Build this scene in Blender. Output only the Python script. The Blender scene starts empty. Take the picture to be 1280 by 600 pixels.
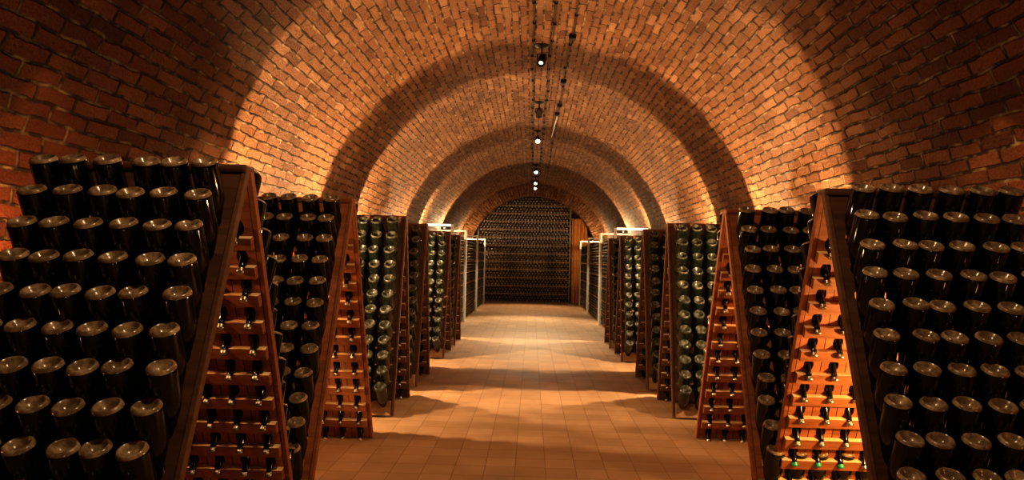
import bpy, bmesh, math, random
import numpy as np
from mathutils import Matrix, Vector, Euler
random.seed(7)
PI = math.pi
scn = bpy.context.scene
COL = scn.collection

# ------------------------------------------------------------------ dimensions
CAM_H = 1.4
R, XC, ZS = 2.40, 0.04, 1.40          # barrel vault: radius, centre line, springing height
Y0, YEND = -5.0, 22.5                 # tunnel extent
H = 1.76                              # riddling rack ridge height
TILT = math.radians(22.0)             # panel slope
TILT2 = math.radians(12.5)           # steeper racks further off
PX = 0.134                            # column pitch
NC, NR = 6, 12
RAIL = 0.024
W = NC * PX + 2 * RAIL
BL = 0.37
IN = 0.09                             # neck length inside the rack

# ------------------------------------------------------------------ materials
def mat(name):
    m = bpy.data.materials.new(name); m.use_nodes = True
    nt = m.node_tree
    b = nt.nodes['Principled BSDF']
    return m, nt, b
def N(nt, t, **kw):
    n = nt.nodes.new(t)
    for k, v in kw.items():
        if k.startswith('i_'): n.inputs[k[2:].replace('_', ' ')].default_value = v
        else: setattr(n, k, v)
    return n
def ramp(nt, pts):
    n = nt.nodes.new('ShaderNodeValToRGB')
    e = n.color_ramp.elements
    while len(e) < len(pts): e.new(0.5)
    for i, (p, c) in enumerate(pts):
        e[i].position = p; e[i].color = (*c, 1)
    return n
def mathn(nt, op, a, b=None, c=None):
    n = nt.nodes.new('ShaderNodeMath'); n.operation = op
    for i, v in enumerate((a, b, c)):
        if v is None: continue
        if isinstance(v, (int, float)): n.inputs[i].default_value = v
        else: nt.links.new(v, n.inputs[i])
    return n.outputs[0]
def simple(name, col, rough=0.5, metal=0.0, var=0.25, scale=20.0, bump=0.0, spec=0.5):
    m, nt, b = mat(name); L = nt.links
    tc = N(nt, 'ShaderNodeTexCoord'); nz = N(nt, 'ShaderNodeTexNoise', i_Scale=scale, i_Detail=4.0)
    L.new(tc.outputs['Object'], nz.inputs['Vector'])
    r = ramp(nt, [(0.3, tuple(c*(1-var) for c in col)), (0.7, tuple(min(1, c*(1+var)) for c in col))])
    L.new(nz.outputs['Fac'], r.inputs[0]); L.new(r.outputs[0], b.inputs['Base Color'])
    b.inputs['Roughness'].default_value = rough; b.inputs['Metallic'].default_value = metal
    b.inputs['Specular IOR Level'].default_value = spec
    if bump:
        bp = N(nt, 'ShaderNodeBump', i_Strength=bump, i_Distance=0.01)
        L.new(nz.outputs['Fac'], bp.inputs['Height']); L.new(bp.outputs[0], b.inputs['Normal'])
    return m

def brick_mat():
    m, nt, b = mat('brick'); L = nt.links
    uv = N(nt, 'ShaderNodeUVMap')
    nz = N(nt, 'ShaderNodeTexNoise', i_Scale=5.0, i_Detail=3.0)
    L.new(uv.outputs[0], nz.inputs['Vector'])
    sub = N(nt, 'ShaderNodeVectorMath', operation='SUBTRACT'); sub.inputs[1].default_value = (.5, .5, .5)
    L.new(nz.outputs['Color'], sub.inputs[0])
    sc = N(nt, 'ShaderNodeVectorMath', operation='SCALE'); sc.inputs['Scale'].default_value = 0.045
    L.new(sub.outputs[0], sc.inputs[0])
    nz2 = N(nt, 'ShaderNodeTexNoise', i_Scale=40.0, i_Detail=3.0)
    L.new(uv.outputs[0], nz2.inputs['Vector'])
    sub2 = N(nt, 'ShaderNodeVectorMath', operation='SUBTRACT'); sub2.inputs[1].default_value = (.5, .5, .5)
    L.new(nz2.outputs['Color'], sub2.inputs[0])
    sc2 = N(nt, 'ShaderNodeVectorMath', operation='SCALE'); sc2.inputs['Scale'].default_value = 0.012
    L.new(sub2.outputs[0], sc2.inputs[0])
    ad = N(nt, 'ShaderNodeVectorMath', operation='ADD'); L.new(uv.outputs[0], ad.inputs[0]); L.new(sc.outputs[0], ad.inputs[1])
    ad2 = N(nt, 'ShaderNodeVectorMath', operation='ADD'); L.new(ad.outputs[0], ad2.inputs[0]); L.new(sc2.outputs[0], ad2.inputs[1])
    br = N(nt, 'ShaderNodeTexBrick', offset=0.5, i_Scale=1.0)
    br.inputs['Brick Width'].default_value = 0.26; br.inputs['Row Height'].default_value = 0.08
    br.inputs['Mortar Size'].default_value = 0.012; br.inputs['Mortar Smooth'].default_value = 0.6
    br.inputs['Bias'].default_value = 0.0
    br.inputs['Color1'].default_value = (0, 0, 0, 1); br.inputs['Color2'].default_value = (1, 1, 1, 1)
    br.inputs['Mortar'].default_value = (.5, .5, .5, 1)
    L.new(ad2.outputs[0], br.inputs['Vector'])
    r = ramp(nt, [(0.0, (.15, .060, .026)), (0.12, (.22, .095, .041)), (0.5, (.26, .118, .053)), (0.85, (.30, .142, .066)), (1.0, (.38, .20, .10))])
    L.new(br.outputs['Color'], r.inputs[0])
    # brick colour turns redder and darker over the nearest stretch of the tunnel
    red = ramp(nt, [(0.0, (.085, .021, .011)), (0.15, (.16, .042, .017)), (0.6, (.21, .058, .021)), (1.0, (.29, .10, .038))])
    L.new(br.outputs['Color'], red.inputs[0])
    sx = N(nt, 'ShaderNodeSeparateXYZ'); L.new(ad.outputs[0], sx.inputs[0])
    yb = N(nt, 'ShaderNodeMapRange', interpolation_type='SMOOTHSTEP'); yb.inputs[1].default_value = 3.2; yb.inputs[2].default_value = 5.0
    L.new(sx.outputs[0], yb.inputs[0])
    rmix = N(nt, 'ShaderNodeMix', data_type='RGBA'); L.new(yb.outputs[0], rmix.inputs[0]); L.new(red.outputs[0], rmix.inputs[6]); L.new(r.outputs[0], rmix.inputs[7])
    nz3 = N(nt, 'ShaderNodeTexNoise', i_Scale=1.3, i_Detail=6.0, i_Roughness=0.65)
    L.new(uv.outputs[0], nz3.inputs['Vector'])
    st = ramp(nt, [(0.3, (.55, .50, .48)), (0.65, (1.1, 1.08, 1.05))])
    L.new(nz3.outputs['Fac'], st.inputs[0])
    nz4 = N(nt, 'ShaderNodeTexNoise', i_Scale=70.0, i_Detail=5.0, i_Roughness=0.7)
    L.new(uv.outputs[0], nz4.inputs['Vector'])
    st2 = ramp(nt, [(0.25, (.6, .6, .6)), (0.75, (1.25, 1.22, 1.2))])
    L.new(nz4.outputs['Fac'], st2.inputs[0])
    mu = N(nt, 'ShaderNodeMix', data_type='RGBA', blend_type='MULTIPLY'); mu.inputs[0].default_value = 1
    L.new(rmix.outputs[2], mu.inputs[6]); L.new(st.outputs[0], mu.inputs[7])
    mu2 = N(nt, 'ShaderNodeMix', data_type='RGBA', blend_type='MULTIPLY'); mu2.inputs[0].default_value = 1
    L.new(mu.outputs[2], mu2.inputs[6]); L.new(st2.outputs[0], mu2.inputs[7])
    mo = ramp(nt, [(0.46, (.030, .016, .008)), (0.72, (.42, .275, .145))])  # dark end of the mortar colour stands for shadow in the joints
    nz5 = N(nt, 'ShaderNodeTexNoise', i_Scale=9.0, i_Detail=4.0)
    L.new(uv.outputs[0], nz5.inputs['Vector']); L.new(nz5.outputs['Fac'], mo.inputs[0])
    mx = N(nt, 'ShaderNodeMix', data_type='RGBA')
    L.new(br.outputs['Fac'], mx.inputs[0]); L.new(mu2.outputs[2], mx.inputs[6]); L.new(mo.outputs[0], mx.inputs[7])
    L.new(mx.outputs[2], b.inputs['Base Color'])
    b.inputs['Roughness'].default_value = 0.75
    b.inputs['Specular IOR Level'].default_value = 0.3
    # relief: bricks proud of the joints, each at its own height, rough faces
    h1 = mathn(nt, 'MULTIPLY', br.outputs['Fac'], -1.0)
    h2 = mathn(nt, 'MULTIPLY', br.outputs['Color'], 0.35)
    h3 = mathn(nt, 'MULTIPLY', nz4.outputs['Fac'], 0.35)
    h4 = mathn(nt, 'MULTIPLY', nz2.outputs['Fac'], 0.5)
    hh = mathn(nt, 'ADD', mathn(nt, 'ADD', h1, h2), mathn(nt, 'ADD', h3, h4))
    bp = N(nt, 'ShaderNodeBump', i_Strength=1.0, i_Distance=0.045)
    L.new(hh, bp.inputs['Height']); L.new(bp.outputs[0], b.inputs['Normal'])
    return m

def floor_mat():
    m, nt, b = mat('terracotta_tiles'); L = nt.links
    tc = N(nt, 'ShaderNodeTexCoord')
    mp = N(nt, 'ShaderNodeMapping'); mp.inputs['Location'].default_value = (-0.122, 0.03, 0)
    L.new(tc.outputs['Object'], mp.inputs['Vector'])
    br = N(nt, 'ShaderNodeTexBrick', offset=0.0, i_Scale=1.0)
    br.inputs['Brick Width'].default_value = 0.2025; br.inputs['Row Height'].default_value = 0.2025
    br.inputs['Mortar Size'].default_value = 0.0035; br.inputs['Mortar Smooth'].default_value = 0.2
    br.inputs['Color1'].default_value = (0, 0, 0, 1); br.inputs['Color2'].default_value = (1, 1, 1, 1)
    br.inputs['Mortar'].default_value = (.5, .5, .5, 1)
    L.new(mp.outputs[0], br.inputs['Vector'])
    r = ramp(nt, [(0, (.34, .205, .115)), (1, (.42, .265, .155))]); L.new(br.outputs['Color'], r.inputs[0])
    nz = N(nt, 'ShaderNodeTexNoise', i_Scale=2.0, i_Detail=7.0, i_Roughness=.65); L.new(tc.outputs['Object'], nz.inputs['Vector'])
    st = ramp(nt, [(0.3, (.75, .75, .75)), (0.7, (1.1, 1.1, 1.1))]); L.new(nz.outputs['Fac'], st.inputs[0])
    mu = N(nt, 'ShaderNodeMix', data_type='RGBA', blend_type='MULTIPLY'); mu.inputs[0].default_value = 1
    L.new(r.outputs[0], mu.inputs[6]); L.new(st.outputs[0], mu.inputs[7])
    mx = N(nt, 'ShaderNodeMix', data_type='RGBA')
    fr = mathn(nt, 'MULTIPLY', br.outputs['Fac'], .7)
    L.new(fr, mx.inputs[0]); L.new(mu.outputs[2], mx.inputs[6]); mx.inputs[7].default_value = (.19, .095, .042, 1)
    L.new(mx.outputs[2], b.inputs['Base Color'])
    rr = N(nt, 'ShaderNodeMapRange'); rr.inputs[3].default_value = .50; rr.inputs[4].default_value = .72
    L.new(nz.outputs['Fac'], rr.inputs[0]); L.new(rr.outputs[0], b.inputs['Roughness'])
    b.inputs['Specular IOR Level'].default_value = 0.35
    bp = N(nt, 'ShaderNodeBump', i_Strength=0.5, i_Distance=0.003)
    L.new(mathn(nt, 'ADD', mathn(nt, 'MULTIPLY', br.outputs['Fac'], -1.0), mathn(nt, 'MULTIPLY', nz.outputs['Fac'], .6)), bp.inputs['Height'])
    L.new(bp.outputs[0], b.inputs['Normal'])
    return m

def wood_mat(name, dark, light, rough=.55, seams=False, scale=1.0):
    m, nt, b = mat(name); L = nt.links
    tc = N(nt, 'ShaderNodeTexCoord'); oi = N(nt, 'ShaderNodeObjectInfo')
    mp = N(nt, 'ShaderNodeMapping'); mp.inputs['Scale'].default_value = (3*scale, 26*scale, 26*scale)
    L.new(tc.outputs['Object'], mp.inputs['Vector'])
    ad = N(nt, 'ShaderNodeVectorMath', operation='ADD'); L.new(mp.outputs[0], ad.inputs[0])
    cb = N(nt, 'ShaderNodeCombineXYZ'); L.new(mathn(nt, 'MULTIPLY', oi.outputs['Random'], 30.0), cb.inputs[0])
    L.new(cb.outputs[0], ad.inputs[1])
    nz = N(nt, 'ShaderNodeTexNoise', i_Scale=1.0, i_Detail=6.0, i_Roughness=.6, i_Distortion=.6); L.new(ad.outputs[0], nz.inputs['Vector'])
    r = ramp(nt, [(0.3, dark), (0.7, light)]); L.new(nz.outputs['Fac'], r.inputs[0])
    out = r.outputs[0]
    if seams:
        uv = N(nt, 'ShaderNodeUVMap'); sp = N(nt, 'ShaderNodeSeparateXYZ'); L.new(uv.outputs[0], sp.inputs[0])
        f = mathn(nt, 'FRACT', mathn(nt, 'ADD', mathn(nt, 'DIVIDE', sp.outputs[0], PX), 100.0))
        d = mathn(nt, 'ABSOLUTE', mathn(nt, 'SUBTRACT', f, 0.5))
        k = mathn(nt, 'GREATER_THAN', d, 0.482)
        mx = N(nt, 'ShaderNodeMix', data_type='RGBA'); L.new(k, mx.inputs[0]); L.new(out, mx.inputs[6]); mx.inputs[7].default_value = (.02, .007, .004, 1)
        # each plank of its own tone
        cell = mathn(nt, 'FLOOR', mathn(nt, 'ADD', mathn(nt, 'DIVIDE', sp.outputs[0], PX), 100.0))
        row = mathn(nt, 'FLOOR', mathn(nt, 'DIVIDE', sp.outputs[1], .1354))
        wn = N(nt, 'ShaderNodeTexWhiteNoise', noise_dimensions='3D'); c3 = N(nt, 'ShaderNodeCombineXYZ')
        L.new(cell, c3.inputs[0]); L.new(row, c3.inputs[1]); L.new(c3.outputs[0], wn.inputs['Vector'])
        vv = mathn(nt, 'ADD', mathn(nt, 'MULTIPLY', wn.outputs['Value'], .5), .75)
        hs = N(nt, 'ShaderNodeHueSaturation'); L.new(vv, hs.inputs['Value']); L.new(mx.outputs[2], hs.inputs['Color'])
        out = hs.outputs[0]
    L.new(out, b.inputs['Base Color']); b.inputs['Roughness'].default_value = rough
    b.inputs['Specular IOR Level'].default_value = .3
    bp = N(nt, 'ShaderNodeBump', i_Strength=.3, i_Distance=.003)
    L.new(nz.outputs['Fac'], bp.inputs['Height']); L.new(bp.outputs[0], b.inputs['Normal'])
    return m

def glass_mat(name, col, rough, dust, dustcol, coat=0.0):
    """near-black bottle glass with a thin uneven bloom of cellar dust"""
    m, nt, b = mat(name); L = nt.links
    tc = N(nt, 'ShaderNodeTexCoord'); oi = N(nt, 'ShaderNodeObjectInfo')
    ad = N(nt, 'ShaderNodeVectorMath', operation='ADD'); L.new(tc.outputs['Object'], ad.inputs[0])
    cb = N(nt, 'ShaderNodeCombineXYZ'); L.new(mathn(nt, 'MULTIPLY', oi.outputs['Random'], 50.0), cb.inputs[0]); L.new(cb.outputs[0], ad.inputs[1])
    nz = N(nt, 'ShaderNodeTexNoise', i_Scale=22.0, i_Detail=5.0, i_Roughness=.65); L.new(ad.outputs[0], nz.inputs['Vector'])
    lo = N(nt, 'ShaderNodeMapRange'); lo.inputs[1].default_value = .45; lo.inputs[2].default_value = .8; lo.inputs[4].default_value = dust
    L.new(nz.outputs['Fac'], lo.inputs[0])
    mx = N(nt, 'ShaderNodeMix', data_type='RGBA'); L.new(lo.outputs[0], mx.inputs[0])
    mx.inputs[6].default_value = (*col, 1); mx.inputs[7].default_value = (*dustcol, 1)
    L.new(mx.outputs[2], b.inputs['Base Color'])
    rr = N(nt, 'ShaderNodeMapRange'); rr.inputs[1].default_value = .4; rr.inputs[2].default_value = .8
    rr.inputs[3].default_value = rough; rr.inputs[4].default_value = min(1, rough+.18)
    L.new(nz.outputs['Fac'], rr.inputs[0]); L.new(rr.outputs[0], b.inputs['Roughness'])
    b.inputs['IOR'].default_value = 1.52; b.inputs['Specular IOR Level'].default_value = .45
    bp = N(nt, 'ShaderNodeBump', i_Strength=.12, i_Distance=.004)
    L.new(nz.outputs['Fac'], bp.inputs['Height']); L.new(bp.outputs[0], b.inputs['Normal'])
    return m
def emit(name, col, s):
    m, nt, b = mat(name)
    b.inputs['Base Color'].default_value = (*col, 1)
    b.inputs['Emission Color'].default_value = (*col, 1); b.inputs['Emission Strength'].default_value = s
    return m

M_BRICK = brick_mat(); M_FLOOR = floor_mat()
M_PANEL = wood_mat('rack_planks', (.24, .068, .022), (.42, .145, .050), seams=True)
M_BAR = wood_mat('rack_crossbar', (.22, .068, .024), (.38, .14, .052))
M_RAIL = wood_mat('rack_rail', (.20, .058, .02), (.36, .12, .042))
M_TOP_LIT = wood_mat('crossbar_lit_top', (.72, .48, .24), (.85, .62, .34))  # crossbar tops: light from above put into a paler wood colour
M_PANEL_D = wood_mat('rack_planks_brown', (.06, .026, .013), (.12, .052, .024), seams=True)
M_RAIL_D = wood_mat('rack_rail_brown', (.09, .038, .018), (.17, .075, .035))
M_FOOT = wood_mat('foot_board', (.20, .11, .055), (.36, .21, .115))
M_GLASS = glass_mat('bottle_glass', (.003, .003, .0018), .05, .03, (.14, .09, .045))
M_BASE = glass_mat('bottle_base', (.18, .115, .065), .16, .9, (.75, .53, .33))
M_GLASS2 = glass_mat('bottle_glass_green', (.006, .009, .005), .08, .06, (.22, .22, .16))
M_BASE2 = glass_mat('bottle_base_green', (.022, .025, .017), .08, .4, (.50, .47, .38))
M_CAP = simple('crown_cap', (.40, .35, .28), .35, 1.0, .15)
M_CAPG = simple('crown_cap_green', (.05, .42, .20), .35, .3, .15)
M_BLACK = simple('black_metal', (.012, .011, .010), .45, .6)
M_STEEL = simple('pale_steel', (.80, .78, .72), .45, .2, .1)
M_STEELD = simple('dull_steel', (.16, .14, .12), .5, .5)
M_CABLE = simple('cable', (.02, .015, .012), .6)
M_CONDUIT = simple('conduit', (.55, .5, .42), .35, .8)
M_LENS = emit('lamp_lens', (1.0, .80, .52), 60.0)
M_LENS_DIM = emit('lamp_lens_dim', (1.0, .78, .5), 6.0)
M_BAR_GLOW = emit('lit_bar_glow', (1.0, .93, .82), 1.3)  # steel cage bar, no lamp: the light on it is put in as glow
M_SHELF = wood_mat('stack_batten', (.22, .12, .06), (.38, .22, .12))
M_STACK = glass_mat('stack_glass', (.006, .005, .003), .12, .15, (.10, .06, .03))
M_GLINT = glass_mat('stack_base_glint', (.09, .06, .035), .2, .6, (.34, .24, .15))  # glints put into the colour as paler bottle bases
M_GLINT2 = glass_mat('cage_base_glint', (.03, .022, .014), .25, .3, (.20, .14, .08))  # same painted glint, dimmer, for the side cages
M_CURTAIN = wood_mat('curtain_cloth', (.42, .17, .045), (.55, .24, .07), rough=.85, scale=.4)

# ------------------------------------------------------------------ object helpers
def link(name, me, m=None, parent=None):
    o = bpy.data.objects.new(name, me); COL.objects.link(o)
    if m and not me.materials: me.materials.append(m)
    if parent: o.parent = parent
    return o
def tag(o, label=None, cat=None, group=None, kind=None):
    if label: o['label'] = label
    if cat: o['category'] = cat
    if group: o['group'] = group
    if kind: o['kind'] = kind
    return o
def empty(name, loc, rz=0):
    o = bpy.data.objects.new(name, None); COL.objects.link(o)
    o.location = loc; o.rotation_euler = (0, 0, rz); o.empty_display_size = .1
    return o
def pymesh(name, v, f, uv=None, smooth=False):
    me = bpy.data.meshes.new(name); me.from_pydata(v, [], f); me.update()
    if uv is not None:
        l = me.uv_layers.new(name='UVMap')
        for lp in me.loops: l.data[lp.index].uv = uv[lp.vertex_index]
    if smooth: me.polygons.foreach_set('use_smooth', [True]*len(me.polygons))
    return me
class MB:
    def __init__(s): s.bm = bmesh.new()
    def box(s, c, d, M=None, bevel=0):
        r = bmesh.ops.create_cube(s.bm, size=1.0)
        T = Matrix.Translation(c) @ Matrix.Diagonal((*d, 1))
        if M: T = M @ T
        bmesh.ops.transform(s.bm, matrix=T, verts=r['verts'])
        if bevel:
            vs = set(r['verts']); es = [e for e in s.bm.edges if e.verts[0] in vs and e.verts[1] in vs]
            bmesh.ops.bevel(s.bm, geom=es, offset=bevel, segments=2, affect='EDGES', profile=.6)
        return s
    def cyl(s, p, q, r1, r2=None, seg=12):
        r2 = r1 if r2 is None else r2
        p, q = Vector(p), Vector(q); d = q-p
        T = Matrix.Translation((p+q)/2) @ d.to_track_quat('Z', 'Y').to_matrix().to_4x4()
        bmesh.ops.create_cone(s.bm, cap_ends=True, segments=seg, radius1=r1, radius2=r2, depth=d.length, matrix=T)
        return s
    def lathe(s, prof, seg=20, M=None):
        rows = []
        for r, z in prof:
            if r < 1e-6: rows.append([s.bm.verts.new((0, 0, z))])
            else: rows.append([s.bm.verts.new((r*math.cos(2*PI*k/seg), r*math.sin(2*PI*k/seg), z)) for k in range(seg)])
        for a, b in zip(rows, rows[1:]):
            for k in range(seg):
                k2 = (k+1) % seg
                if len(a) == 1 and len(b) == 1: continue
                if len(a) == 1: s.bm.faces.new((a[0], b[k2], b[k]))
                elif len(b) == 1: s.bm.faces.new((a[k], a[k2], b[0]))
                else: s.bm.faces.new((a[k], a[k2], b[k2], b[k]))
        if M: bmesh.ops.transform(s.bm, matrix=M, verts=[v for r in rows for v in r])
        return s
    def mesh(s, name, smooth=False):
        bmesh.ops.recalc_face_normals(s.bm, faces=s.bm.faces)
        me = bpy.data.meshes.new(name); s.bm.to_mesh(me); s.bm.free()
        if smooth:
            me.polygons.foreach_set('use_smooth', [True]*len(me.polygons))
            me.set_sharp_from_angle(angle=math.radians(40))
        return me
    def build(s, name, m, parent=None, smooth=False):
        return link(name, s.mesh(name, smooth), m, parent)

# ------------------------------------------------------------------ the setting
def strip(name, path, ys, inward=True):
    """surface swept along the tunnel; uv = (metres along tunnel, metres round the section)"""
    v, uv = [], []; n = len(path)
    for y in ys:
        for (x, z, s) in path: v.append((x, y, z)); uv.append((y, s))
    f = []
    for i in range(len(ys)-1):
        for j in range(n-1):
            a = i*n+j; f.append((a, a+1, a+n+1, a+n))
    me = pymesh(name, v, f, uv, smooth=True)
    return tag(link(name, me, M_BRICK), kind='structure')
ys = [Y0 + (YEND-Y0)*i/40 for i in range(41)]
SEG = 96
arc = [(XC - R*math.cos(PI*k/SEG), ZS + R*math.sin(PI*k/SEG), ZS + R*PI*k/SEG) for k in range(SEG+1)]
strip('ceiling', arc, ys)
strip('wall_left', [(XC-R, ZS*k/6, ZS*k/6) for k in range(7)], ys)
strip('wall_right', [(XC+R, ZS*(1-k/6), ZS+R*PI+ZS*k/6) for k in range(7)], ys)
fl = MB().box((XC, (Y0+YEND)/2, -.05), (2*R+.4, YEND-Y0+.4, .1)).build('floor', M_FLOOR); tag(fl, kind='structure')
# end wall closing the tunnel behind the bottle stack, and the wall behind the camera
for nm, y in (('wall_back', YEND), ('wall_front', Y0)):
    pts = [(XC-R, y, 0)] + [(a, y, b) for a, b, _ in arc] + [(XC+R, y, 0)]
    me = pymesh(nm, pts, [tuple(range(len(pts)))], [(p[0], p[2]) for p in pts])
    tag(link(nm, me, M_BRICK), kind='structure')
# brick arch ring near the end: the tunnel narrows to a smaller arch
RI = 2.02; YA0, YA1 = 21.35, 21.75
v, uv, f = [], [], []
K = 64
for k in range(K+1):
    a = PI*k/K
    ci, si = -math.cos(a), math.sin(a)
    for (rr, yy) in ((R+.02, YA0), (RI, YA0), (RI, YA1), (R+.02, YA1)):
        v.append((XC+ci*rr, yy, ZS+si*rr)); uv.append((20+rr+yy-YA0, a*RI))
for k in range(K):
    for j in range(3):
        a = k*4+j; f.append((a, a+1, a+5, a+4))
for sx, kk in ((-1, 0), (1, K)):       # jambs below the springing
    b0 = len(v)
    for z in (ZS, 0):
        for (rr, yy) in ((R+.02, YA0), (RI, YA0), (RI, YA1), (R+.02, YA1)):
            v.append((XC+sx*rr, yy, z)); uv.append((20+rr+yy-YA0, z))
    for j in range(3):
        a = b0+j; f.append((a, a+1, a+5, a+4))
tag(link('trim_1', pymesh('trim_1', v, f, uv), M_BRICK), kind='structure')

# ------------------------------------------------------------------ bottle
PROF = [(0, .0), (.0155, .0), (.0175, .004), (.0175, .018), (.0160, .021), (.0158, .050), (.0175, .080), (.0225, .110),
        (.0330, .146), (.0440, .180), (.0500, .208), (.0520, .235), (.0520, .345), (.0512, .356), (.0485, .3645), (.0440, .3690),
        (.0400, .3695), (.0365, .3665), (.0310, .3570), (.0220, .3460), (.0110, .3390), (0, .3370)]
PROF = [(r*1.03 if z > .12 else r, z) for r, z in PROF]
def bottle_mesh(name, g, b, seg=20):
    m = MB().lathe(PROF, seg); me = m.mesh(name, True)
    me.materials.append(g); me.materials.append(b)
    for p in me.polygons:
        c = p.center; r = math.hypot(c.x, c.y)
        if c.z > .353 or (c.z > .33 and r < .04): p.material_index = 1
    return me
ME_B1 = bottle_mesh('champagne_bottle', M_GLASS, M_BASE)
ME_B2 = bottle_mesh('champagne_bottle_green', M_GLASS2, M_BASE2)
cap_prof = [(0, -.002), (.0165, -.002), (.0185, .001), (.0192, .010), (.0178, .0125), (.0178, .020)]
ME_CAP = MB().lathe(cap_prof, 16).mesh('crown_cap', True); ME_CAP.materials.append(M_CAP)
ME_CAPG = ME_CAP.copy(); ME_CAPG.materials.clear(); ME_CAPG.materials.append(M_CAPG)
# coarser bottle for the ones too small or too hidden to be told apart
PROF_LO = [(0, -.002), (.0185, .0), (.0185, .014), (.0160, .022), (.0175, .085), (.0340, .149), (.0495, .208), (.0520, .240), (.0520, .348),
           (.0485, .3645), (.0400, .3695), (.0310, .3570), (0, .3370)]
lo_me = MB().lathe(PROF_LO, 12).mesh('lo')
LO_V = np.array([v.co[:] for v in lo_me.vertices])
LO_F = [tuple(p.vertices) for p in lo_me.polygons]
LO_MI = [1 if (c := p.center).z > .353 or (c.z > .33 and math.hypot(c.x, c.y) < .036) else (2 if c.z < .014 else 0) for p in lo_me.polygons]
bpy.data.meshes.remove(lo_me)

# ------------------------------------------------------------------ riddling rack panel meshes
def set_tilt(t):
    global ca, sa, PS, S0, STOT, SLOPE
    ca, sa = math.cos(t), math.sin(t)
    PS, S0, STOT = .131/ca, .245/ca, H/ca      # row pitch and first row down the slope, panel length
    SLOPE = Matrix(((1, 0, 0, 0), (0, -sa, -ca, 0), (0, -ca, sa, H), (0, 0, 0, 1)))     # (x, s, n) -> rack space
def P(x, s, n):       # front panel: across, down the slope from the ridge, out of the board
    return (x, -s*sa - n*ca, H - s*ca + n*sa)
BT_N = 0.03           # board thickness
def panel_mesh(name, m):
    v, f, uv = [], [], []
    def add(pts, flip=False):
        b0 = len(v)
        for (x, s, n) in pts: v.append(P(x, s, n)); uv.append((x, s))
        ids = list(range(b0, b0+len(pts)))
        f.append(tuple(ids[::-1] if flip else ids))
    x0 = -NC*PX/2; rx, ry = .027, .040; Q = 16
    def ring(cx, cs):
        out, inn = [], []
        for k in range(Q):
            a = 2*PI*(k+.5)/Q; c, s_ = math.cos(a), math.sin(a); t = 1/max(abs(c), abs(s_))
            out.append((cx + c*t*PX/2, cs + s_*t*PS/2)); inn.append((cx + rx*c, cs + ry*s_))
        # snap to the square's corners
        return out, inn
    for i in range(NR):
        for j in range(NC):
            cx, cs = x0+(j+.5)*PX, S0+i*PS
            inn = [(cx+rx*math.cos(2*PI*k/Q), cs+ry*math.sin(2*PI*k/Q)) for k in range(Q)]
            out = []
            for k in range(Q):
                c, s_ = math.cos(2*PI*k/Q), math.sin(2*PI*k/Q); t = 1/max(abs(c), abs(s_))
                out.append((cx+c*t*PX/2, cs+s_*t*PS/2))
            for k in range(Q):
                k2 = (k+1) % Q
                add([(*out[k], BT_N), (*out[k2], BT_N), (*inn[k2], BT_N), (*inn[k], BT_N)])
                add([(*out[k], 0), (*out[k2], 0), (*inn[k2], 0), (*inn[k], 0)], True)
                add([(*inn[k], BT_N), (*inn[k2], BT_N), (*inn[k2], 0), (*inn[k], 0)])
    xa, xb = x0, -x0
    for (s1, s2) in ((.0, S0-PS/2), (S0+(NR-.5)*PS, STOT-.012)):
        add([(xa, s1, BT_N), (xb, s1, BT_N), (xb, s2, BT_N), (xa, s2, BT_N)])
        add([(xa, s1, 0), (xb, s1, 0), (xb, s2, 0), (xa, s2, 0)], True)
        add([(xa, s2, BT_N), (xb, s2, BT_N), (xb, s2, 0), (xa, s2, 0)])
        add([(xa, s1, BT_N), (xb, s1, BT_N), (xb, s1, 0), (xa, s1, 0)], True)
    me = pymesh(name, v, f, uv)
    bm = bmesh.new(); bm.from_mesh(me); bmesh.ops.remove_doubles(bm, verts=bm.verts, dist=1e-5)
    bmesh.ops.recalc_face_normals(bm, faces=bm.faces); bm.to_mesh(me); bm.free()
    me.materials.append(m); return me
def sloped(parts, name, m, bevel=.003):
    mb = MB()
    for c, d in parts: mb.box(c, d, SLOPE, bevel)
    me = mb.mesh(name); me.materials.append(m); return me
def rack_meshes(mp, mb, mr, tagname):
    d = {}
    d['panel'] = panel_mesh('panel'+tagname, mp)
    d['rail'] = [sloped([((sx*(W/2-RAIL/2), STOT/2, .017), (RAIL-.002, STOT-.01, .036))], 'side_rail'+tagname, mr) for sx in (-1, 1)]
    d['bar'] = [sloped([((0, S0+(i+.5)*PS, -.016), (NC*PX-.006, .060, .032))], 'crossbar'+tagname, mb, .002) for i in range(NR-1)]
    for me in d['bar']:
        me.materials.append(M_TOP_LIT)
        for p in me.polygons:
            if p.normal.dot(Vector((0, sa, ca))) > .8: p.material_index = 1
    d['foot'] = sloped([((0, STOT-.07, BT_N+.014), (NC*PX-.006, .125, .024))], 'foot_board'+tagname, M_FOOT)
    d['top'] = MB().box((0, 0, H+.005), (W, .10, .035), bevel=.012).mesh('ridge_cap'+tagname); d['top'].materials.append(mr)
    return d
set_tilt(TILT)
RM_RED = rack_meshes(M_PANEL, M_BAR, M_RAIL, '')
RM_SHADED = rack_meshes(M_PANEL_D, M_RAIL_D, M_RAIL_D, '_shaded')  # nearest racks' front panels: shade put into a darker copy of the wood
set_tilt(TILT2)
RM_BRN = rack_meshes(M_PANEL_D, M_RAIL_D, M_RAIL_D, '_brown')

def make_rack(rm, rmf, loc, rz, label):
    t = empty('riddling_rack', loc, rz)
    tag(t, label, 'wine rack', 'A-frame riddling racks along the cellar')
    for nm, r in (('front_panel', 0), ('back_panel', PI)):
        q = rmf if nm == 'front_panel' else rm
        p = link(nm, q['panel'], None, t); p.rotation_euler.z = r
        for me in q['rail']: link('side_rail', me, None, p)
        for me in q['bar']: link('crossbar', me, None, p)
        link('foot_board', q['foot'], None, p)
    link('ridge_cap', rmf['top'], None, t)
    return t

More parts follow.
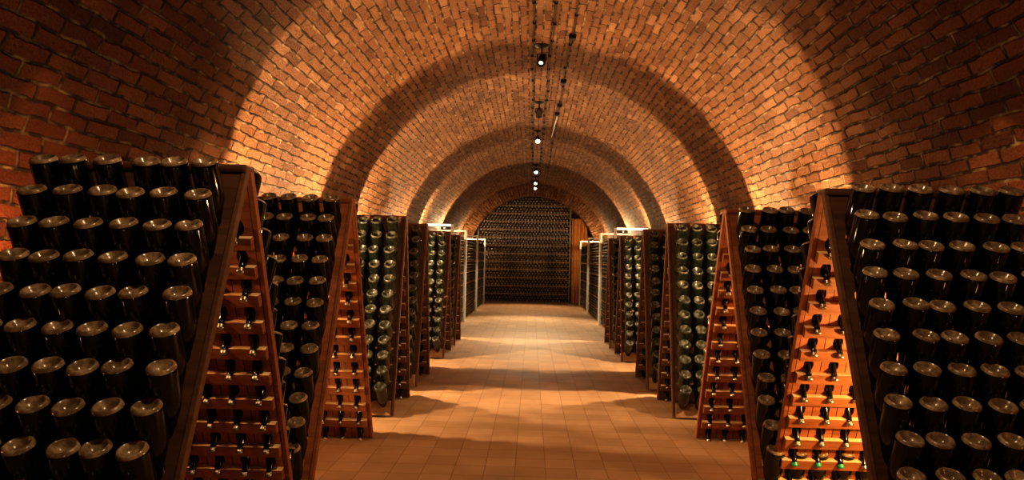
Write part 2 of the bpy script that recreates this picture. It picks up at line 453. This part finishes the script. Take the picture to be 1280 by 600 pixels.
# inner (aisle side) edge, ridge distance from the camera
RACKS = {
 'L1': (-1.235, 2.93), 'L2': (-1.195, 4.52), 'L3': (-1.175, 6.35), 'L4': (-1.19, 7.72), 'L5': (-1.18, 9.85), 'L6': (-1.18, 11.22),
 'R1': (1.425, 3.40), 'R2': (1.340, 4.80), 'R3': (1.300, 6.60), 'R4': (1.285, 7.92), 'R5': (1.28, 9.97), 'R6': (1.27, 11.34)}
ORD = ['first', 'second', 'third', 'fourth', 'fifth', 'sixth', 'seventh', 'eighth', 'ninth', 'tenth', 'eleventh', 'twelfth']
RACK_LABEL = {
 'L1': 'reddish wooden riddling rack nearest on the left, its inside lit orange',
 'L2': 'reddish wooden riddling rack second on the left, narrow lit inside facing the aisle',
 'L3': 'brown wooden riddling rack third on the left, holding glinting green bottles',
 'L4': 'dark brown riddling rack fourth on the left, behind the glinting green bottles',
 'L5': 'brown wooden riddling rack fifth on the left, under the bright white cage bar',
 'L6': 'dark brown riddling rack farthest on the left, just before the steel cages',
 'R1': 'reddish wooden riddling rack nearest on the right, its inside glowing brightest orange',
 'R2': 'reddish wooden riddling rack second on the right, narrow lit inside facing the aisle',
 'R3': 'brown wooden riddling rack third on the right, holding glinting green bottles',
 'R4': 'dark brown riddling rack fourth on the right, behind the glinting green bottles',
 'R5': 'brown wooden riddling rack fifth on the right, under the bright white cage bar',
 'R6': 'dark brown riddling rack farthest on the right, just before the steel cages'}
SHORT = {'L1': 'nearest left rack', 'L2': 'second left rack', 'L3': 'third left rack', 'R1': 'nearest right rack', 'R2': 'second right rack', 'R3': 'third right rack',
         'L4': 'fourth left rack', 'R4': 'fourth right rack', 'L5': 'fifth left rack', 'R5': 'fifth right rack', 'L6': 'farthest left rack', 'R6': 'farthest right rack'}
XF = {}
for k, (xi, d) in RACKS.items():
    side = -1 if k[0] == 'L' else 1
    rz = random.uniform(-.012, .012)
    loc = (xi + side*W/2, d, 0)
    XF[k] = Matrix.Translation(loc) @ Matrix.Rotation(rz, 4, 'Z')
    make_rack(RM_RED if k[1] in '12' else RM_BRN, RM_SHADED if k[1] == '1' else RM_RED if k[1] == '2' else RM_BRN, loc, rz, RACK_LABEL[k])

# ------------------------------------------------------------------ bottles in the racks
# bottles that show largest in the view are things of their own; the rest become one object
SEEN = {
    'L1B': '0 0 0 01 01 01 012 012 012 0123 - 0',
    'L1F': '012345 012345 012345 012345 012345 012345 01234 01234 01234 - - -',
    'L2B': '- 0 0 0 0 0 - - 0 - - -',
    'L2F': '0123 0123 012 012 012 01 01 01 01 0 0 0',
    'L3F': '012 012 012 01 012 01 01 01 01 01 01 0',
    'L4F': '0 0 0 0 0 0 0 0 - - - -',
    'L5F': '0 0 1 - 0 - - 0 - - - 0',
    'R1B': '0 0 0 0 01 01 01 012 012 012 - -',
    'R1F': '012345 012345 012345 012345 01234 01234 01234 01234 0123 0123 - -',
    'R2B': '- - 0 0 0 - - 0 - - - -',
    'R2F': '0123 0123 012 012 012 01 01 01 0 0 0 0123',
    'R3F': '012 012 012 012 012 012 01 01 01 01 01 01',
    'R4F': '0 0 0 0 0 0 0 0 0 0 0 0',
    'R5F': '- - - - 0 - - 0 - 0 - 0',
}      # per rack and panel, row by row: the columns, counted from the aisle, that show
VISIBLE = {(k[:2], k[2], i, int(c)) for k, v in SEEN.items() for i, r in enumerate(v.split()) for c in r if c != '-'}
rnd = random.Random(11)
lo_mats = []
stuff = []
def bottle_matrix(k, panel, i, jl):
    s = S0+i*PS; x = (-NC*PX/2 + (jl+.5)*PX)
    cx, cy, cz = P(x, s, BT_N/2)
    lean = math.radians(25.5-.55*i if k[1] in '12' else 39) + math.radians(rnd.uniform(-1.3, 1.3))
    a = Vector((0, -math.sin(lean), math.cos(lean)))
    ins = IN + rnd.uniform(-.004, .004)
    o = Vector((cx + rnd.uniform(-.006, .006), cy, cz)) - a*ins
    M = Matrix.Translation(o) @ Matrix.Rotation(math.radians(rnd.gauss(0, 1.3)), 4, 'Y') @ Matrix.Rotation(lean, 4, 'X') @ Matrix.Rotation(rnd.uniform(0, 6.28), 4, 'Z')
    if panel == 'B': M = Matrix.Rotation(PI, 4, 'Z') @ M
    return XF[k] @ M
for k in RACKS:
    left = k[0] == 'L'; set_tilt(TILT if k[1] in '12' else TILT2)
    for panel in 'FB':
        for i in range(NR):
            for ca_ in range(NC):                       # column counted from the aisle edge
                # local x of the column: on the left the aisle edge is at +x (front); the back panel is turned round
                jl = (NC-1-ca_) if left else ca_
                if panel == 'B': jl = NC-1-jl
                M = bottle_matrix(k, panel, i, jl)
                key = (k, panel, i, ca_)
                if key in VISIBLE:
                    green = k[1] in '3456' and panel == 'F'
                    o = link('champagne_bottle', ME_B2 if green else ME_B1)
                    o.matrix_world = M
                    if panel == 'F':
                        lab = ('glinting green' if green else 'dark') + ' bottle base up, %s from aisle edge, %s row from top, %s' % (ORD[ca_], ORD[i], SHORT[k])
                        grp = 'bottles on the front of the ' + SHORT[k]
                    else:
                        lab = 'capped bottle neck poking inside, %s from aisle edge, %s row from top, %s' % (ORD[ca_], ORD[i], SHORT[k])
                        grp = 'bottle necks inside the ' + SHORT[k]
                    tag(o, lab, 'bottle', grp)
                    cg = rnd.random() < (.35 if (k == 'R1' and i > 8) else .02)
                    link('crown_cap', ME_CAPG if cg else ME_CAP, None, o)
                else: stuff.append((M, k[1] in '3456'))
if stuff:
    nv = len(LO_V)
    V = np.concatenate([LO_V @ np.array(M.to_3x3()).T + np.array(M.translation) for M, g in stuff])
    F, MI = [], []
    for q, (M, g) in enumerate(stuff):
        for fc, mi in zip(LO_F, LO_MI):
            F.append(tuple(a+q*nv for a in fc)); MI.append(mi if mi == 2 else mi + (3 if g else 0))
    me = bpy.data.meshes.new('racked_bottles'); me.from_pydata(V.tolist(), [], F); me.update()
    for m in (M_GLASS, M_BASE, M_CAP, M_GLASS2, M_BASE2): me.materials.append(m)
    me.polygons.foreach_set('material_index', MI); me.polygons.foreach_set('use_smooth', [True]*len(F))
    me.set_sharp_from_angle(angle=math.radians(50))
    tag(link('racked_bottles', me), 'the many other dark bottles stuck in the farther and inner rack panels', 'bottles', kind='stuff')

# ------------------------------------------------------------------ stacked bottles: end wall and side cages
def stack_mesh(name, cells, r, axis, glint, depth=.09, seg=8):
    """round bottle ends laid in rows; axis = direction the bases face"""
    prof = [(r*.97, 0), (r*.97, depth*.85), (r*.86, depth), (r*.66, depth*.99), (0, depth*.80)]
    tmp = MB().lathe(prof, seg).mesh('tmp'); tv = np.array([v.co[:] for v in tmp.vertices]); tf = [tuple(p.vertices) for p in tmp.polygons]
    bpy.data.meshes.remove(tmp)
    q = np.array(Vector(axis).to_track_quat('Z', 'Y').to_matrix())
    tv = tv @ q.T
    V = np.concatenate([tv + np.array(c) for c in cells]); n = len(tv)
    F = [tuple(a+i*n for a in fc) for i in range(len(cells)) for fc in tf]
    me = bpy.data.meshes.new(name); me.from_pydata(V.tolist(), [], F); me.update()
    me.polygons.foreach_set('use_smooth', [True]*len(F)); me.set_sharp_from_angle(angle=math.radians(50))
    me.materials.append(M_STACK); me.materials.append(glint)
    k = len(tf); me.polygons.foreach_set('material_index', [1 if (i % k) >= k-2*seg else 0 for i in range(len(F))]); return me
# end stack
rk = empty('bottle_stack', (XC-.2, 22.3, 0)); tag(rk, 'tall wall of stacked dark bottles closing the far end of the tunnel', 'bottle stack')
EX0, EX1 = -1.72, 1.20
cells = []
ZT = 3.3; pitch = .104; rows = 0; z = .06
shelfz = []
zz = .02
while zz < ZT:
    shelfz.append(zz)
    for q in range(3):
        rz_ = zz+.055+q*.083
        x = EX0 + (.052 if q % 2 else 0) + .04
        while x < EX1:
            if (x-XC)**2 + max(0, rz_-ZS)**2 < (R-.1)**2 or rz_ < ZS:
                cells.append((x + random.uniform(-.003, .003), 22.28 + random.uniform(-.012, .012), rz_))
            x += pitch
    zz += .262
tag(link('stacked_bottle_ends', stack_mesh('stacked_bottle_ends', cells, .046, (0, -1, 0), M_GLINT)), 'countless dark bottle ends stacked in the wall at the far end', 'bottles', kind='stuff')
for i, zz in enumerate(shelfz):
    hw = 10 if zz < ZS else math.sqrt(max(.1, (R-.08)**2-(zz-ZS)**2))
    a, b_ = max(EX0, XC-hw), min(EX1+.02, XC+hw)
    o = MB().box(((a+b_)/2-(XC-.2), -.06, zz), (b_-a, .15, .024)).build('batten', M_SHELF, rk)
for x in (EX0-.04, EX1+.04):
    hw = math.sqrt(max(.1, (R-.06)**2-(x-XC)**2))+ZS
    MB().box((x-(XC-.2), -.04, min(hw, 3.4)/2), (.05, .2, min(hw, 3.4))).build('post', M_STEELD, rk)
# curtain on the right of the end stack
nx = 40; v, f = [], []
for i in range(nx+1):
    t = i/nx; x = 1.29 + .50*t; y = 22.12 + .045*math.sin(t*2*PI*4.3) + .02*math.sin(t*17)
    for j in range(9):
        zt = 2.72*(j/8); v.append((x + .02*math.sin(j*.6+t*5)*(1-j/8), y*1.0 + .015*math.sin(j+t*3)*(1-j/8), .02 + zt))
for i in range(nx):
    for j in range(8):
        a = i*9+j; f.append((a, a+9, a+10, a+1))
cu = link('curtain', pymesh('curtain', v, f, smooth=True), M_CURTAIN)
tag(cu, 'orange brown hanging curtain right of the far bottle stack', 'curtain')
rod = MB().cyl((1.24, 22.12, 2.75), (1.86, 22.12, 2.75), .014).build('curtain_rod', M_STEELD); rod.parent = cu

# steel cages of bottles lining both sides before the end arch
CZ = 2.02
side_cells = {-1: [], 1: []}
for side, sn in ((-1, 'left'), (1, 'right')):
    XI = -1.47 if side < 0 else 1.52
    XO = side*(abs(XI)+.62)
    for q, (d0, d1) in enumerate(((12.45, 15.0), (15.1, 18.2), (18.3, 21.25))):
        t = empty('bottle_cage', ((XI+XO)/2, (d0+d1)/2, 0))
        tag(t, 'steel cage of stacked bottles on the %s, %s' % (sn, ('nearest, with white bar on top', 'middle of its row', 'last of its row, by the end arch')[q]), 'bottle cage', 'bottle cages lining the far tunnel')
        ox, oy = t.location.x, t.location.y
        for y in (d0+.03, d1-.03):
            for x in (XI, XO):
                MB().box((x-ox, y-oy, CZ/2), (.05, .05, CZ), bevel=.004).build('post', M_STEEL, t)
        for y in (d0+.03, d1-.03):
            MB().box(((XI+XO)/2-ox, y-oy, CZ-.02), (abs(XO-XI), .04, .04)).build('top_bar', M_BAR_GLOW if (q == 0 and y < (d0+d1)/2) else M_STEEL, t)
        MB().box((0, 0, CZ-.02), (.03, .03, .03)).build('joint', M_STEELD, t)
        for zz in [.03+.26*i for i in range(7)]:
            MB().box((0, 0, zz), (abs(XO-XI)-.06, d1-d0-.1, .022)).build('shelf', M_SHELF, t)
            for r_ in range(3):
                z = zz+.011+.042+r_*.072
                y = d0+.12 + (.0415 if r_ % 2 else 0)
                while y < d1-.1:
                    side_cells[side].append((XI+side*.10, y, z)); y += .084
            if q == 0:
                for r_ in range(3):
                    z = zz+.011+.042+r_*.072; x = abs(XI)+.12
                    while x < abs(XO)-.05:
                        side_cells[side].append((side*x, d0+.10, z)); x += .084
        MB().box((side*.12, .05, CZ*.46), (abs(XO-XI)-.42, d1-d0-.4, CZ*.86)).build('bottle_core', M_STACK, t)
for side, sn in ((-1, 'left'), (1, 'right')):
    c1 = [c for c in side_cells[side] if abs(c[1]-12.55) > .005]
    me = stack_mesh('cage_bottle_ends', c1, .040, (-side, 0, 0), M_GLINT2)
    tag(link('cage_bottle_ends', me), 'rows of dark bottle ends filling the %s steel cages' % sn, 'bottles', kind='stuff')

# ------------------------------------------------------------------ ceiling lamps and cables
def zc(x, drop=0): return ZS + math.sqrt(R*R-(x-XC)**2) - drop
SPOTS = [(7.55, 'dim', 'small black ceiling spotlight nearest the camera, lens glinting white'),
         (10.3, 'off', 'small black ceiling spotlight second from the camera, seen dark'),
         (12.6, 'on', 'lit ceiling spotlight third from the camera, with a small white glow'),
         (17.1, 'on', 'brightest ceiling spotlight, fourth from the camera, dazzling like a star'),
         (19.6, 'on', 'lit ceiling spotlight fifth from the camera, just past the dazzling one'),
         (21.0, 'on', 'lit ceiling spotlight farthest away, at the crown of the end arch')]
for d, st, lab in SPOTS:
    x = .065; zt = zc(x)
    t = empty('ceiling_spotlight', (x, d, zt)); tag(t, lab, 'spotlight', 'spotlights along the vault crown')
    MB().lathe([(0, 0), (.085, 0), (.085, -.012), (.05, -.03), (.02, -.036), (0, -.036)], 20, Matrix.Translation((0, 0, .005))).build('canopy', M_BLACK, t, True)
    MB().cyl((0, 0, -.02), (0, 0, -.10), .010).cyl((-.052, 0, -.10), (.052, 0, -.10), .007).cyl((-.05, 0, -.10), (-.05, 0, -.17), .006).cyl((.05, 0, -.10), (.05, 0, -.17), .006).build('bracket', M_BLACK, t, True)
    tilt = {'dim': (-.35, -.55), 'off': (0, .9), 'on': (0, -.85)}[st]
    dirv = Vector((tilt[0]*.4, tilt[1], -.75)).normalized()
    Mx = Matrix.Translation((0, 0, -.165)) @ dirv.to_track_quat('Z', 'Y').to_matrix().to_4x4()
    can = MB().lathe([(0, -.085), (.022, -.085), (.034, -.07), (.046, -.01), (.048, .07), (.043, .07), (.041, .052), (0, .05)], 20, Mx).build('lamp_can', M_BLACK, t, True)
    sc_ = {'dim': .022, 'off': .038, 'on': .040}[st]
    MB().lathe([(0, .058), (sc_*.7, .0565), (sc_, .053)], 20, Mx).build('lens', {'dim': M_LENS_DIM, 'off': M_BLACK, 'on': M_LENS}[st], t, True)
def cable(name, x, y0, y1, lab, m, boxes, rad=.006, clipstep=.55):
    pts = []; n = 60
    cu = bpy.data.curves.new(name, 'CURVE'); cu.dimensions = '3D'; cu.bevel_depth = rad; cu.bevel_resolution = 2
    sp = cu.splines.new('POLY'); sp.points.add(n)
    for i in range(n+1):
        y = y0+(y1-y0)*i/n; xx = x + .012*math.sin(y*2.1)
        sp.points[i].co = (xx, y, zc(xx, .012), 1)
    o = bpy.data.objects.new(name, cu)
    dg = None
    COL.objects.link(o); bpy.context.view_layer.update()
    me = bpy.data.meshes.new_from_object(o.evaluated_get(bpy.context.evaluated_depsgraph_get()))
    bpy.data.objects.remove(o); me.materials.clear()
    o = link(name, me, m); tag(o, lab, 'cable')
    y = y0+.2
    while y < y1:
        xx = x + .012*math.sin(y*2.1)
        MB().box((xx, y, zc(xx, .014)), (.035, .03, .03), bevel=.004).build('clip', M_BLACK, o); y += clipstep
    for by in boxes:
        xx = x + .012*math.sin(by*2.1)
        MB().box((xx, by, zc(xx, .03)), (.075, .09, .05), bevel=.008).build('junction_box', M_BLACK, o)
    return o
cable('ceiling_cable', -.035, 5.5, 21.2, 'thin dark cable with clips along the vault, left of the spotlights', M_CABLE, [])
cable('ceiling_cable', .17, 5.5, 21.2, 'thin dark cable with clips along the vault, just right of the spotlights', M_CABLE, [])
cable('ceiling_cable', .37, 4.5, 18.0, 'cable with small black boxes on the vault, farthest right of the spotlights', M_CABLE, [7.1, 8.9, 10.3, 10.9], .007, .9)
cd = MB().cyl((.37, 11.0, zc(.37, .035)), (.33, 12.9, zc(.33, .035)), .012).build('conduit', M_CONDUIT, None, True)
tag(cd, 'short pale metal conduit on the vault right of the spotlights', 'conduit')

# ------------------------------------------------------------------ lights
WARM = (1.0, .63, .31); WARM2 = (1.0, .67, .35); NEUT = (1.0, .78, .48); RED = (1.0, .42, .15); INNER = (1.0, .50, .18)
def point(name, loc, e, col=WARM, r=.04):
    l = bpy.data.lights.new(name, 'POINT'); l.energy = e; l.color = col; l.shadow_soft_size = r
    o = bpy.data.objects.new(name, l); COL.objects.link(o); o.location = loc; return o
def spot(name, loc, tgt, e, col=WARM, ang=60, blend=.5, r=.05):
    l = bpy.data.lights.new(name, 'SPOT'); l.energy = e; l.color = col; l.shadow_soft_size = r
    l.spot_size = math.radians(ang); l.spot_blend = blend
    o = bpy.data.objects.new(name, l); COL.objects.link(o); o.location = loc
    o.rotation_euler = (Vector(tgt)-Vector(loc)).to_track_quat('-Z', 'Y').to_euler(); return o
def cut_uplight(name, loc, e, col, sign, thr, soft=.03, r=.03):
    """uplight with a painted shadow edge: throws only to one side of a plane across the tunnel"""
    o = point(name, loc, e, col, r); l = o.data; l.use_nodes = True; nt = l.node_tree
    em = nt.nodes['Emission']; g = nt.nodes.new('ShaderNodeNewGeometry'); sp = nt.nodes.new('ShaderNodeSeparateXYZ')
    nt.links.new(g.outputs['Incoming'], sp.inputs[0])
    nz = nt.nodes.new('ShaderNodeTexNoise'); nz.inputs['Scale'].default_value = 8.0; nz.inputs['Detail'].default_value = 1.0
    nt.links.new(g.outputs['Incoming'], nz.inputs['Vector'])
    a = mathn(nt, 'MULTIPLY_ADD', sp.outputs[1], float(sign)*SGN, mathn(nt, 'MULTIPLY', nz.outputs['Fac'], .30))  # emission cutoff stands in for rack shadow; noise waves it like bottle tops
    mr = nt.nodes.new('ShaderNodeMapRange'); mr.interpolation_type = 'SMOOTHSTEP'
    nt.links.new(a, mr.inputs[0]); mr.inputs[1].default_value = thr+.15-soft; mr.inputs[2].default_value = thr+.15+soft
    nt.links.new(mr.outputs[0], em.inputs['Strength'])
    return o
SGN = 1
for side in (-1, 1):
    s = side
    wx = XC + side*2.02
    dd = 0.12 if side > 0 else 0.0
    cut_uplight('uplight', (wx, 5.05+dd, 1.40), 235, WARM, 1, -.18)
    cut_uplight('uplight', (wx-.12*s, 7.16+dd, 1.45), 290, WARM, -1, -.05)
    cut_uplight('uplight', (wx, 8.75+dd, 1.45), 270, WARM2, 1, -.05)
    cut_uplight('uplight', (wx-.1*s, 11.95, 1.50), 225, WARM2, -1, -.03)
    cut_uplight('uplight', (wx-.05*s, 13.5, 2.10), 80, WARM2, 1, -.03)
    cut_uplight('uplight', (wx-.05*s, 16.6, 2.10), 105, WARM2, -1, -.03)
    point('uplight', (wx-.12*s, 20.75, 2.10), 48, WARM2)
    # low reddish lamps in the two nearest aisles
    spot('aisle_lamp', (side*2.2, 3.80+dd*2, .42), (side*1.25, 4.3+dd*2, 1.1), 70, WARM, 110, .5, .03)
    point('aisle_lamp', (side*2.2, 2.25+dd, .75), 1.1, RED, .04)
# lamps inside the first two racks of each side
point('rack_lamp', (-2.0, 2.86, 1.44), 30, INNER, .03)
point('rack_lamp', (-1.95, 4.45, 1.38), 30, INNER, .03)
point('rack_lamp', (2.18, 3.28, .78), 80, (1.0, .58, .20), .03)
point('rack_lamp', (2.05, 4.72, 1.38), 30, INNER, .03)
point('low_lamp', (-.55, .7, .35), 5, WARM2, .03)
point('low_lamp', (.7, .9, .35), 3, WARM2, .03)
# ceiling spotlights' throw, with added fill beams among them
spot('ceiling_beam_or_fill', (.065, 12.5, 3.5), (0, 11.5, 0), 250, WARM2, 70, .8)
spot('ceiling_beam_or_fill', (.065, 17.0, 3.5), (0, 14.6, 0), 1100, NEUT, 80, .8)
spot('ceiling_beam_or_fill', (.065, 20.9, 3.5), (0, 19.3, 0), 700, WARM2, 80, .8)
spot('ceiling_beam_or_fill', (.065, 18.6, 3.5), (-.2, 22.3, 1.2), 110, NEUT, 70, .8)  # added beam with no fixture, brightens the end bottle stack
spot('ceiling_beam_or_fill', (.02, 7.45, 3.5), (-.2, 4.4, 0.6), 80, WARM, 90, .7)
spot('ceiling_beam_or_fill', (.05, 1.9, 3.55), (0, 2.6, 0), 165, WARM2, 140, .6, .05)  # added unseen fill overhead for the nearest bottle bases
for s in (-1, 1):
    for yy in (15.05, 18.25):
        spot('post_fill', (.065, yy-1.2, 3.45), (s*1.5, yy, .55), 320, NEUT, 16, .8, .03)  # added beams with no fixture, brighten the cage posts
w = bpy.data.worlds.new('cellar_air'); scn.world = w; w.use_nodes = True
w.node_tree.nodes['Background'].inputs[0].default_value = (.9, .5, .25, 1); w.node_tree.nodes['Background'].inputs[1].default_value = .01

# ------------------------------------------------------------------ camera
cam = bpy.data.cameras.new('camera'); co = bpy.data.objects.new('camera', cam); COL.objects.link(co)
cam.sensor_width = 36; cam.lens = 850/1280*36; cam.clip_start = .05; cam.clip_end = 100
yaw, pitch, roll = math.atan(25/850), math.atan(24/850), math.radians(1.3)
co.matrix_world = Matrix.Translation((0, 0, CAM_H)) @ (Matrix.Rotation(yaw, 4, 'Z') @ Matrix.Rotation(PI/2+pitch, 4, 'X') @ Matrix.Rotation(roll, 4, 'Z'))
scn.camera = co
scn.view_settings.view_transform = 'Standard'
scn.view_settings.look = 'Medium High Contrast'
scn.view_settings.exposure = -0.15
